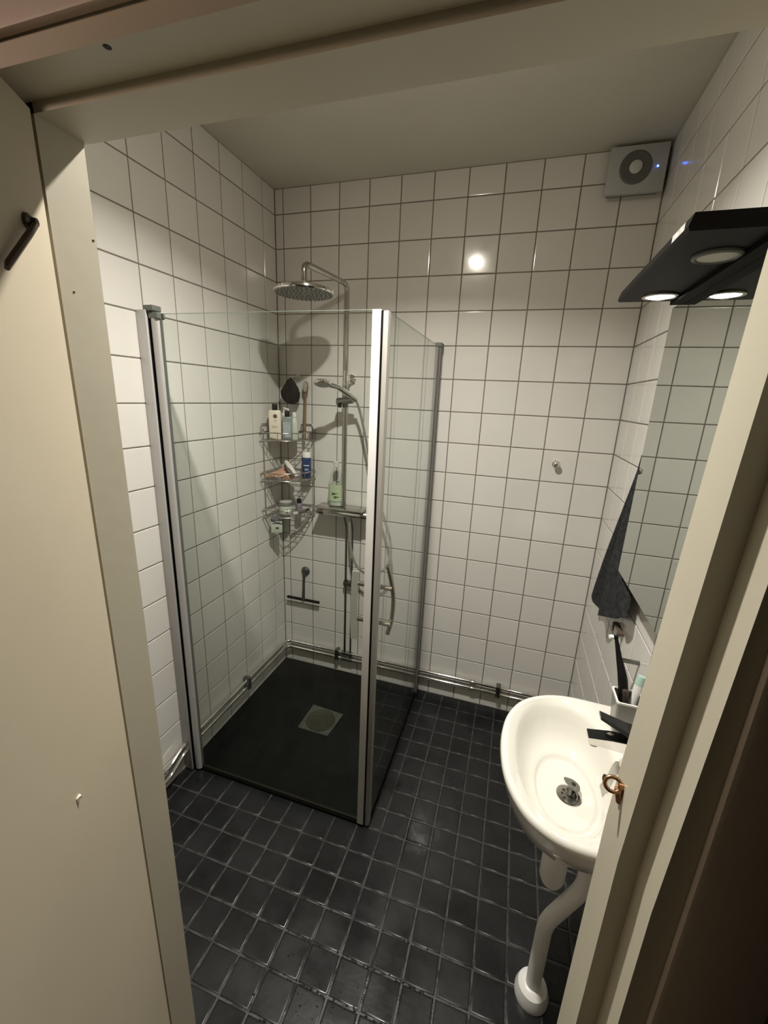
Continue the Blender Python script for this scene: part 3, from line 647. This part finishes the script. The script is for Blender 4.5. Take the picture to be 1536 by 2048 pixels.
# bottle on the thermostat shelf
c8 = (0.370, -0.062); SZ = 1.0895
b8 = thing('soap_bottle', 'clear soap bottle with green leaf label on the thermostat shelf', 'bottle', (c8[0], c8[1], SZ))
obj('body', MB().lathe([(0.040, 0.001), (0.043, 0.006), (0.043, 0.120), (0.034, 0.165), (0.016, 0.205), (0.013, 0.215)], (c8[0], c8[1], SZ), 24, sy=0.62), 'water', b8, smooth=40)
obj('liquid', MB().lathe([(0.038, 0.004), (0.0405, 0.008), (0.0405, 0.060)], (c8[0], c8[1], SZ), 24, sy=0.60), 'palegreen', b8, smooth=40)
lab = [];
for k in range(11):
    a = math.radians(190 + 160 * k / 10); lab.append((c8[0] + 0.0436 * math.cos(a), c8[1] + 0.0436 * 0.62 * math.sin(a)))
obj('label', MB().rings([[(x, y, SZ + 0.030) for x, y in lab], [(x, y, SZ + 0.120) for x, y in lab]], False, False, closed=False), 'greenlabel', b8, label='pale green label')
for z0, z1, k0, k1 in ((0.044, 0.060, 5, 8), (0.062, 0.078, 4, 7), (0.132, 0.142, 6, 8)):
    q = [(c8[0] + 1.012 * (x - c8[0]), c8[1] + 1.02 * (y - c8[1])) for x, y in lab[k0:k1 + 1]]
    obj('leaf_print', MB().rings([[(x, y, SZ + z0 + 0.004 * i) for i, (x, y) in enumerate(q)], [(x, y, SZ + z1 - 0.002 * i) for i, (x, y) in enumerate(q)]], False, False, closed=False), 'leafgreen', b8)
obj('cap', MB().lathe([(0.014, 0.215), (0.014, 0.240), (0.012, 0.242)], (c8[0], c8[1], SZ), 18), 'palegreen', b8, smooth=40)

# ------------------------------------------------------------------ robe hook and extractor fan on the back wall
rh = thing('robe_hook', 'chrome knob hook alone on the back wall tiles', 'hook', (1.457, -0.01, 1.40))
obj('base', MB().lathe([(0.017, 0), (0.017, 0.004), (0.009, 0.007), (0.008, 0.020)], (1.457, -0.0003, 1.404), 20, (0, -1, 0)), 'chrome', rh, smooth=40)
obj('knob', MB().lathe([(0.008, 0.018), (0.014, 0.022), (0.0155, 0.029), (0.012, 0.034), (0.004, 0.036)], (1.457, 0, 1.404), 20, (0, -1, 0)), 'chrome', rh, smooth=60)
fx0, fx1, fz0, fz1 = 1.478, 1.677, 2.456, 2.613
fn = thing('extractor_fan', 'square white extractor fan with dark ring and blue light high in the corner', 'fan', (1.577, -0.02, fz0))
obj('cover', bx((fx0, -0.048, fz0), (fx1, -0.030, fz1), 0.004), 'plasticfan', fn, smooth=30)
obj('box', bx((fx0 + 0.012, -0.030, fz0 + 0.010), (fx1 - 0.010, -0.0005, fz1 - 0.010)), 'cap', fn)
fc = (1.572, -0.048, 2.540)
obj('ring', MB().lathe([(0.055, 0.0), (0.055, 0.002), (0.050, 0.0045), (0.024, 0.0015)], fc, 40, (0, -1, 0)), 'fanring', fn, smooth=30, label='dark grey intake ring')
obj('hub', MB().lathe([(0.0215, 0.001), (0.0215, 0.0075), (0.018, 0.0095)], fc, 28, (0, -1, 0)), 'fanhub', fn, smooth=40)
obj('indicator', MB().lathe([(0.0028, 0), (0.0028, 0.0015), (0.0015, 0.0025)], (1.646, -0.048, 2.538), 12, (0, -1, 0)), 'led', fn, label='glowing blue indicator light')

# ------------------------------------------------------------------ mirror cabinet and its lamp
MX, MY0, MY1, MZ0, MZ1 = 1.626, -0.674, -1.330, 1.166, 1.936
mc = thing('mirror_cabinet', 'wall cabinet with a large frameless mirror front over the sink', 'cabinet', (1.66, -1.0, MZ0))
obj('body', bx((MX + 0.007, MY1 + 0.01, MZ0 + 0.008), (RW - 0.0005, MY0 - 0.012, MZ1 - 0.004)), 'cabinet', mc)
mp_ = obj('mirror_door', bx((MX + 0.0006, MY1, MZ0), (MX + 0.0068, MY0, MZ1)), 'mirrorside', mc, label='dark mirror edge')
obj('mirror_glass', bx((MX, MY1 + 0.0012, MZ0 + 0.0012), (MX + 0.0006, MY0 - 0.0012, MZ1 - 0.0012)), 'mirror', mp_, label='mirror surface')
lx0, lx1, ly0, ly1, lz0, lz1 = 1.480, 1.627, -0.748, -1.242, 1.938, 1.962
ml = thing('mirror_lamp', 'black slab lamp with two round spots projecting above the mirror', 'lamp', (1.55, -0.99, lz0))
slab = MB().rings([[(lx0, ly0, lz0), (lx1 + 0.03, ly0, lz0), (lx1 + 0.03, ly1, lz0), (lx0, ly1, lz0)],
                   [(lx0 - 0.003, ly0 + 0.002, lz0 + 0.006), (lx1 + 0.03, ly0 + 0.002, lz0 + 0.006), (lx1 + 0.03, ly1 - 0.002, lz0 + 0.006), (lx0 - 0.003, ly1 - 0.002, lz0 + 0.006)],
                   [(lx0 + 0.002, ly0 - 0.004, lz1), (lx1 + 0.03, ly0 - 0.004, lz1), (lx1 + 0.03, ly1 - 0.004, lz1), (lx0 + 0.002, ly1 - 0.004, lz1)]])
obj('slab', slab, 'lampblack', ml)
obj('black_strip', bx((1.598, ly1 + 0.004, lz0 - 0.010), (MX - 0.0004, ly0 - 0.004, lz0)), 'seal', ml)  # matte black strip along the slab's underside next to the mirror
sx_, sy_ = 1.558, -0.815
for i, y in enumerate((sy_, -1.115)):
    rg = obj('spot_ring', MB().lathe([(0.039, 0.0), (0.039, -0.004), (0.034, -0.006), (0.031, -0.003), (0.031, -0.001)], (sx_ + 0.007 * i, y, lz0), 32), 'ringmetal' if i == 0 else 'cap', ml, smooth=40)
    obj('lens', MB().lathe([(0.0305, -0.001), (0.0305, -0.0036), (0.022, -0.0042)], (sx_ + 0.007 * i, y, lz0), 32), 'bulbon' if i == 0 else 'bulboff', rg, label='glowing white lens' if i == 0 else 'unlit frosted lens')
obj('sticker', bx((lx0 - 0.0030, -1.225, lz0 + 0.007), (lx0 - 0.0005, -1.165, lz1 - 0.006)), 'sticker', ml, label='white printed sticker')
l2 = bpy.data.lights.new('mirror_lamp_light', 'AREA'); l2.shape = 'DISK'; l2.size = 0.056; l2.spread = math.radians(105); l2.energy = SPOT_W; l2.color = SPOT_C
o2 = bpy.data.objects.new('mirror_lamp_light', l2); COL.objects.link(o2); o2.parent = ml; o2.location = Vector((sx_, sy_, lz0 - 0.0075)) - ORI[ml.name]

# ------------------------------------------------------------------ towel and wall hooks on the right wall
tw = MB(); NT, NS = 44, 40
hem = [(-0.300, 0.945), (-0.345, 0.895), (-0.43, 0.892), (-0.52, 0.925), (-0.60, 0.962), (-0.68, 1.01), (-0.75, 1.04)]
def hemat(u):
    k = u * (len(hem) - 1); i = min(int(k), len(hem) - 2); t = k - i
    return (hem[i][0] * (1 - t) + hem[i + 1][0] * t, hem[i][1] * (1 - t) + hem[i + 1][1] * t)
rows_ = []
for s_ in range(NS + 1):
    s = s_ / NS; row = []
    for k in range(NT + 1):
        u = k / NT; hy_, hz_ = hemat(u)
        topy, topz = -0.600 - 0.03 * (u - 0.5), 1.53
        e = s ** 0.92
        y = topy + (hy_ - topy) * e; z = topz + (hz_ - topz) * s
        fold = 0.5 + 0.5 * math.sin(u * 15.0 + 1.2 * math.sin(s * 3.0))
        x = 1.672 - 0.030 * fold * (0.55 + 0.45 * s) - 0.012 * math.sin(math.pi * u)
        if z > 1.15: y = max(y, -0.655)
        row.append((x, y, z))
    rows_.append(row)
back = [[(min(RW - 0.0015, x + 0.006), y, z) for x, y, z in r] for r in rows_]
tw.rings([rows_[i] + list(reversed(back[i])) for i in range(NS + 1)])
tag(obj('hand_towel', tw, 'towel', smooth=80), 'dark grey towel hanging on the wall beside the mirror', 'towel')
th_ = thing('towel_hook', 'hook holding the dark towel behind the mirror cabinet edge', 'hook', (1.68, -0.60, 1.53))
obj('stem', MB().tube(path([(RW - 0.0005, -0.60, 1.525), (1.666, -0.60, 1.525), (1.663, -0.60, 1.540)], 0.008), 0.004, 8), 'chrome', th_, smooth=50)
obj('plate', MB().lathe([(0.015, 0), (0.015, 0.004)], (RW - 0.0003, -0.60, 1.525), 16, (-1, 0, 0)), 'chrome', th_)
dh = thing('double_hook', 'small brown double hook on the right wall under the towel', 'hook', (1.68, -0.61, 0.92))
obj('bar', bx((1.676, -0.650, 0.923), (RW - 0.0005, -0.560, 0.933), 0.002), 'brown', dh)
for y in (-0.570, -0.640):
    obj('prong', bx((1.670, y - 0.006, 0.900), (1.677, y + 0.006, 0.932), 0.002), 'brown', dh)
pg = thing('wall_peg', 'short chrome peg on the right wall above the toothbrush cup', 'peg', (1.66, -0.832, 0.94))
obj('peg', MB().tube([(RW - 0.0005, -0.832, 0.943), (1.640, -0.832, 0.943)], 0.0065, 14), 'darkchrome', pg, smooth=50)
obj('end_disc', MB().tube([(1.642, -0.832, 0.943), (1.637, -0.832, 0.943)], 0.0095, 16), 'darkchrome', pg, smooth=40)

# ------------------------------------------------------------------ sink
SK = [(1.688, -0.884), (1.615, -0.885), (1.527, -0.883), (1.469, -0.891), (1.413, -0.916), (1.366, -0.958), (1.332, -1.025), (1.319, -1.100), (1.3195, -1.168), (1.330, -1.234), (1.352, -1.288), (1.386, -1.333), (1.434, -1.361), (1.48, -1.369), (1.530, -1.368), (1.60, -1.362), (1.688, -1.360)]
SC = Vector((1.502, -1.128, 0)); RZ = 0.820
NA = 96
sp_ = [Vector((x, y, 0)) for x, y in SK]; outl = spline(sp_, 6) + [sp_[0]]
def ray_r(a):
    d = Vector((math.cos(a), math.sin(a), 0)); best = 0
    for i in range(len(outl) - 1):
        p, q = outl[i] - SC, outl[i + 1] - SC; e = q - p; den = d.x * e.y - d.y * e.x
        if abs(den) < 1e-9: continue
        t = (p.x * e.y - p.y * e.x) / den; s = (p.x * d.y - p.y * d.x) / den
        if t > 0 and -1e-6 <= s <= 1 + 1e-6: best = max(best, t)
    return best
angs = [2 * math.pi * k / NA for k in range(NA)]
RO = [ray_r(a) for a in angs]
BC = Vector((1.478, -1.128, 0))                                # bowl opening, superellipse
def inner(a):
    d = Vector((math.cos(a), math.sin(a), 0)); lo, hi_ = 0.0, 0.5
    for _ in range(30):
        m_ = (lo + hi_) / 2; p = SC + d * m_ - BC
        ax = 0.124 if p.x < 0 else 0.118
        v = (abs(p.x) / ax) ** 2.3 + (abs(p.y) / 0.204) ** 2.3
        if v < 1: lo = m_
        else: hi_ = m_
    return lo
RI = [inner(a) for a in angs]
def ring(rs, zf): return [(SC.x + math.cos(a) * r, SC.y + math.sin(a) * r, zf(i) if callable(zf) else zf) for i, (a, r) in enumerate(zip(angs, rs))]
def mixr(k): return [ri * (1 - k) + 0.032 * k for ri in RI]
sk = []
sk.append(ring([r * 0.30 for r in RO], 0.655)); sk.append(ring([r * 0.62 for r in RO], 0.672)); sk.append(ring([r * 0.86 for r in RO], 0.725)); sk.append(ring([r * 0.955 for r in RO], 0.775))
sk.append(ring([r - 0.004 for r in RO], RZ - 0.022)); sk.append(ring(RO, RZ - 0.012)); sk.append(ring([r - 0.0025 for r in RO], RZ - 0.004)); sk.append(ring([r - 0.008 for r in RO], RZ))
sk.append(ring([r - 0.016 for r in RO], RZ + 0.0005))
sk.append(ring([max(ri + 0.006, min(ro - 0.018, ri + 0.02)) for ro, ri in zip(RO, RI)], RZ - 0.0015))
sk.append(ring([ri + 0.002 for ri in RI], RZ - 0.006))
for k, z in ((0.05, 0.018), (0.12, 0.042), (0.22, 0.070), (0.34, 0.090), (0.46, 0.100), (0.525, 0.1035), (0.545, 0.1065), (0.575, 0.1125), (0.61, 0.1145), (0.75, 0.1175), (0.92, 0.1205), (1.0, 0.1215)):
    sk.append(ring(mixr(k), RZ - z))
sm = MB().rings(sk, True, True)
snk = thing('wash_basin', 'white ceramic wash basin mounted on the right wall by the doorway', 'sink', (1.5, -1.13, 0.655))
bas = obj('basin', sm, 'ceramic', snk, smooth=60)
DZ = RZ - 0.1215
ds = obj('strainer', MB().lathe([(0.031, -0.0005), (0.031, 0.0022), (0.026, 0.0030), (0.006, 0.0020)], (SC.x, SC.y, DZ), 28), 'chrome', snk, smooth=40, label='chrome drain strainer')
for k in range(8):
    a = 2 * math.pi * k / 8
    obj('drain_hole', MB().lathe([(0.0032, 0.0021), (0.0032, 0.0032)], (SC.x + 0.0165 * math.cos(a), SC.y + 0.0165 * math.sin(a), DZ), 10), 'hole', ds)
pu = obj('plug', MB().tube([(SC.x + 0.003, SC.y + 0.014, DZ + 0.0190), (SC.x + 0.006, SC.y + 0.016, DZ + 0.0235), (SC.x + 0.0062, SC.y + 0.0162, DZ + 0.0245)], [0.0205, 0.0220, 0.0195], 24), 'darkchrome', snk, smooth=40, label='metal plug')
obj('plug_stem', MB().tube([(SC.x, SC.y, DZ + 0.002), (SC.x + 0.003, SC.y + 0.014, DZ + 0.019)], 0.004, 8), 'darkchrome', pu)
obj('plug_slot', MB().tube([(SC.x + 0.0100, SC.y + 0.0165, DZ + 0.0236), (SC.x + 0.0102, SC.y + 0.0167, DZ + 0.0250)], 0.0055, 10), 'hole', pu)
obj('overflow', MB().lathe([(0.008, 0), (0.008, 0.002)], (1.5735, -1.128, 0.781), 14, (-0.9, 0, 0.45), sx=1.0, sy=1.5), 'hole', snk)
# waste pipe under the sink
wpz = thing('drain_pipe', 'white plastic bottle trap and bent waste pipe under the sink', 'pipe', (1.50, -1.15, 0))
obj('trap', MB().lathe([(0.010, 0.408), (0.026, 0.414), (0.032, 0.430), (0.0325, 0.530), (0.024, 0.545), (0.022, 0.600), (0.025, 0.602), (0.025, 0.654)], (1.497, -1.140, 0), 24), 'plasticw', wpz, smooth=40)
obj('nut', MB().lathe([(0.024, 0.0), (0.024, 0.026)], (1.517, -1.150, 0.556), 12, (0.90, -0.43, 0)), 'plasticw', wpz)
obj('waste_pipe', MB().tube(path([(1.510, -1.146, 0.556), (1.566, -1.172, 0.556), (1.568, -1.173, 0.470), (1.497, -1.172, 0.300), (1.497, -1.172, 0.012)], 0.035, 8), 0.0205, 20), 'plasticw', wpz, smooth=50)
obj('floor_flange', MB().lathe([(0.047, 0.0), (0.047, 0.016), (0.040, 0.040), (0.028, 0.048), (0.022, 0.050)], (1.497, -1.172, 0.0005), 28), 'plasticw', wpz, smooth=30)
# ------------------------------------------------------------------ faucet
fa = thing('faucet', 'chrome single-lever faucet on the back ledge of the sink', 'faucet', (1.625, -1.115, RZ))
obj('body', MB().lathe([(0.027, 0), (0.027, 0.006), (0.0225, 0.012), (0.0225, 0.085), (0.021, 0.092)], (1.628, -1.115, RZ), 24), 'chrome', fa, smooth=40)
spt = MB().rings([[(1.622, -1.115 - 0.018, 0.868), (1.622, -1.115 + 0.018, 0.868), (1.622, -1.115 + 0.018, 0.900), (1.622, -1.115 - 0.018, 0.900)],
                  [(1.57, -1.115 - 0.0175, 0.872), (1.57, -1.115 + 0.0175, 0.872), (1.57, -1.115 + 0.0175, 0.897), (1.57, -1.115 - 0.0175, 0.897)],
                  [(1.520, -1.115 - 0.016, 0.872), (1.520, -1.115 + 0.016, 0.872), (1.518, -1.115 + 0.016, 0.889), (1.518, -1.115 - 0.016, 0.889)]])
so = obj('spout', spt, 'chrome', fa)
obj('aerator', MB().lathe([(0.011, 0), (0.011, 0.010)], (1.535, -1.115, 0.863), 16), 'darkchrome', so)
lev = MB().rings([[(1.648, -1.115 - 0.020, 0.913), (1.648, -1.115 + 0.020, 0.913), (1.648, -1.115 + 0.020, 0.925), (1.648, -1.115 - 0.020, 0.925)],
                  [(1.600, -1.115 - 0.019, 0.918), (1.600, -1.115 + 0.019, 0.918), (1.600, -1.115 + 0.019, 0.931), (1.600, -1.115 - 0.019, 0.931)],
                  [(1.537, -1.115 - 0.012, 0.945), (1.537, -1.115 + 0.012, 0.945), (1.537, -1.115 + 0.012, 0.952), (1.537, -1.115 - 0.012, 0.952)]])
obj('lever', lev, 'reflblack', fa, label='chrome lever with its dark reflection painted in')  # chrome lever coloured black for the darkness it mirrors
obj('reflection_plate', MB().rings([[(1.620, -1.131, 0.9002), (1.620, -1.099, 0.9002), (1.57, -1.0985, 0.8972), (1.5185, -1.100, 0.8892), (1.5185, -1.130, 0.8892), (1.57, -1.1315, 0.8972)], [(1.620, -1.131, 0.9014), (1.620, -1.099, 0.9014), (1.57, -1.0985, 0.8984), (1.5185, -1.100, 0.8904), (1.5185, -1.130, 0.8904), (1.57, -1.1315, 0.8984)]]), 'reflblack', so, label='added plate painting a dark reflection on the spout')  # added plate, its black stands in for a reflection on the chrome spout
# ------------------------------------------------------------------ cup with brushes
cu = thing('toothbrush_cup', 'grey square tumbler holding toothbrushes behind the faucet', 'cup', (1.632, -0.985, RZ))
cc = (1.632, -0.985)
def sqr(w, z, r=0.006): 
    out = []
    for sx1, sy1 in ((1, 1), (-1, 1), (-1, -1), (1, -1)):
        for k in range(4):
            a = math.atan2(sy1, sx1) - math.pi / 4 + math.pi / 2 * k / 3
            out.append((cc[0] + sx1 * (w - r) + r * math.cos(a), cc[1] + sy1 * (w - r) + r * math.sin(a), z))
    return out
obj('cup', MB().rings([sqr(0.026, RZ + 0.001), sqr(0.034, 0.925), sqr(0.0315, 0.925), sqr(0.024, RZ + 0.005)]), 'cupgrey', cu, smooth=40)
obj('rim', MB().rings([sqr(0.0352, 0.9225), sqr(0.0352, 0.9275), sqr(0.0310, 0.9275), sqr(0.0310, 0.9225), sqr(0.0352, 0.9225)], False, False), 'cuprim', cu)
tb = thing('toothbrush', 'black electric toothbrush with white head leaning in the tumbler', 'toothbrush', (1.625, -0.985, 0.826))
q0, q1, q2, q3 = Vector((1.634, -0.995, 0.832)), Vector((1.618, -0.955, 0.955)), Vector((1.606, -0.928, 1.005)), Vector((1.595, -0.905, 1.052))
obj('handle', MB().tube(spline([q0, q0.lerp(q1, 0.5), q1, q2, q3], 6), [0.011] * 7 + [0.0125] * 6 + [0.0118 - 0.0008 * k for k in range(6)] + [0.0070 - 0.0005 * k for k in range(6)], 14), 'blackp', tb, smooth=60)
hb = obj('head', MB().tube([q3 + Vector((0.002, 0, 0.000)), q3 + Vector((-0.008, -0.002, 0.001))], 0.0058, 10), 'blackp', tb, smooth=40)
obj('bristles', MB().tube([q3 + Vector((-0.008, -0.002, 0.001)), q3 + Vector((-0.018, -0.004, 0.000))], 0.0060, 10), 'whitefelt', hb)
rb = tag(obj('shaving_razor', MB().tube([(1.643, -1.000, 0.832), (1.626, -0.990, 0.905), (1.620, -0.985, 0.945)], [0.006, 0.0085, 0.007], 12), 'brownrazor', smooth=60), 'dark brown handle standing in the tumbler beside the black toothbrush', 'razor')
tp = thing('toothpaste_tube', 'mint and white toothpaste tube standing in the tumbler', 'tube', (1.65, -0.97, 0.83))
obj('body', MB().tube([(1.645, -0.975, 0.832), (1.652, -0.962, 0.90), (1.660, -0.950, 0.948)], [0.0095, 0.0105, 0.011], 14), 'plasticw', tp, smooth=50)
obj('cap', MB().tube([(1.660, -0.950, 0.948), (1.664, -0.946, 0.972)], [0.0115, 0.010], 14), 'mint', tp, smooth=40)

# ------------------------------------------------------------------ water drops left on the floor
wd = MB()
for k in range(170):
    if k % 3:                                                  # along the joints
        x = random.uniform(0.74, 1.20); y = -0.975 - P * random.choice([2, 3, 3, 4, 4, 5]) + random.gauss(0, 0.003)
    else:
        x = random.gauss(0.90, 0.09); y = random.gauss(-1.36, 0.07)
    y = max(y, RF + 0.02)
    r = random.uniform(0.0012, 0.0035)
    wd.lathe([(r, 0.0), (r * 0.8, r * 0.28), (r * 0.35, r * 0.42)], (x, y, 0.0001), 8, sx=random.uniform(0.8, 1.9), sy=random.uniform(0.7, 1.2))
wdo = tag(obj('water_drops', wd, 'drops', smooth=80), 'scattered water drops glinting on the dark floor tiles by the doorway', 'water')
wdo['kind'] = 'stuff'
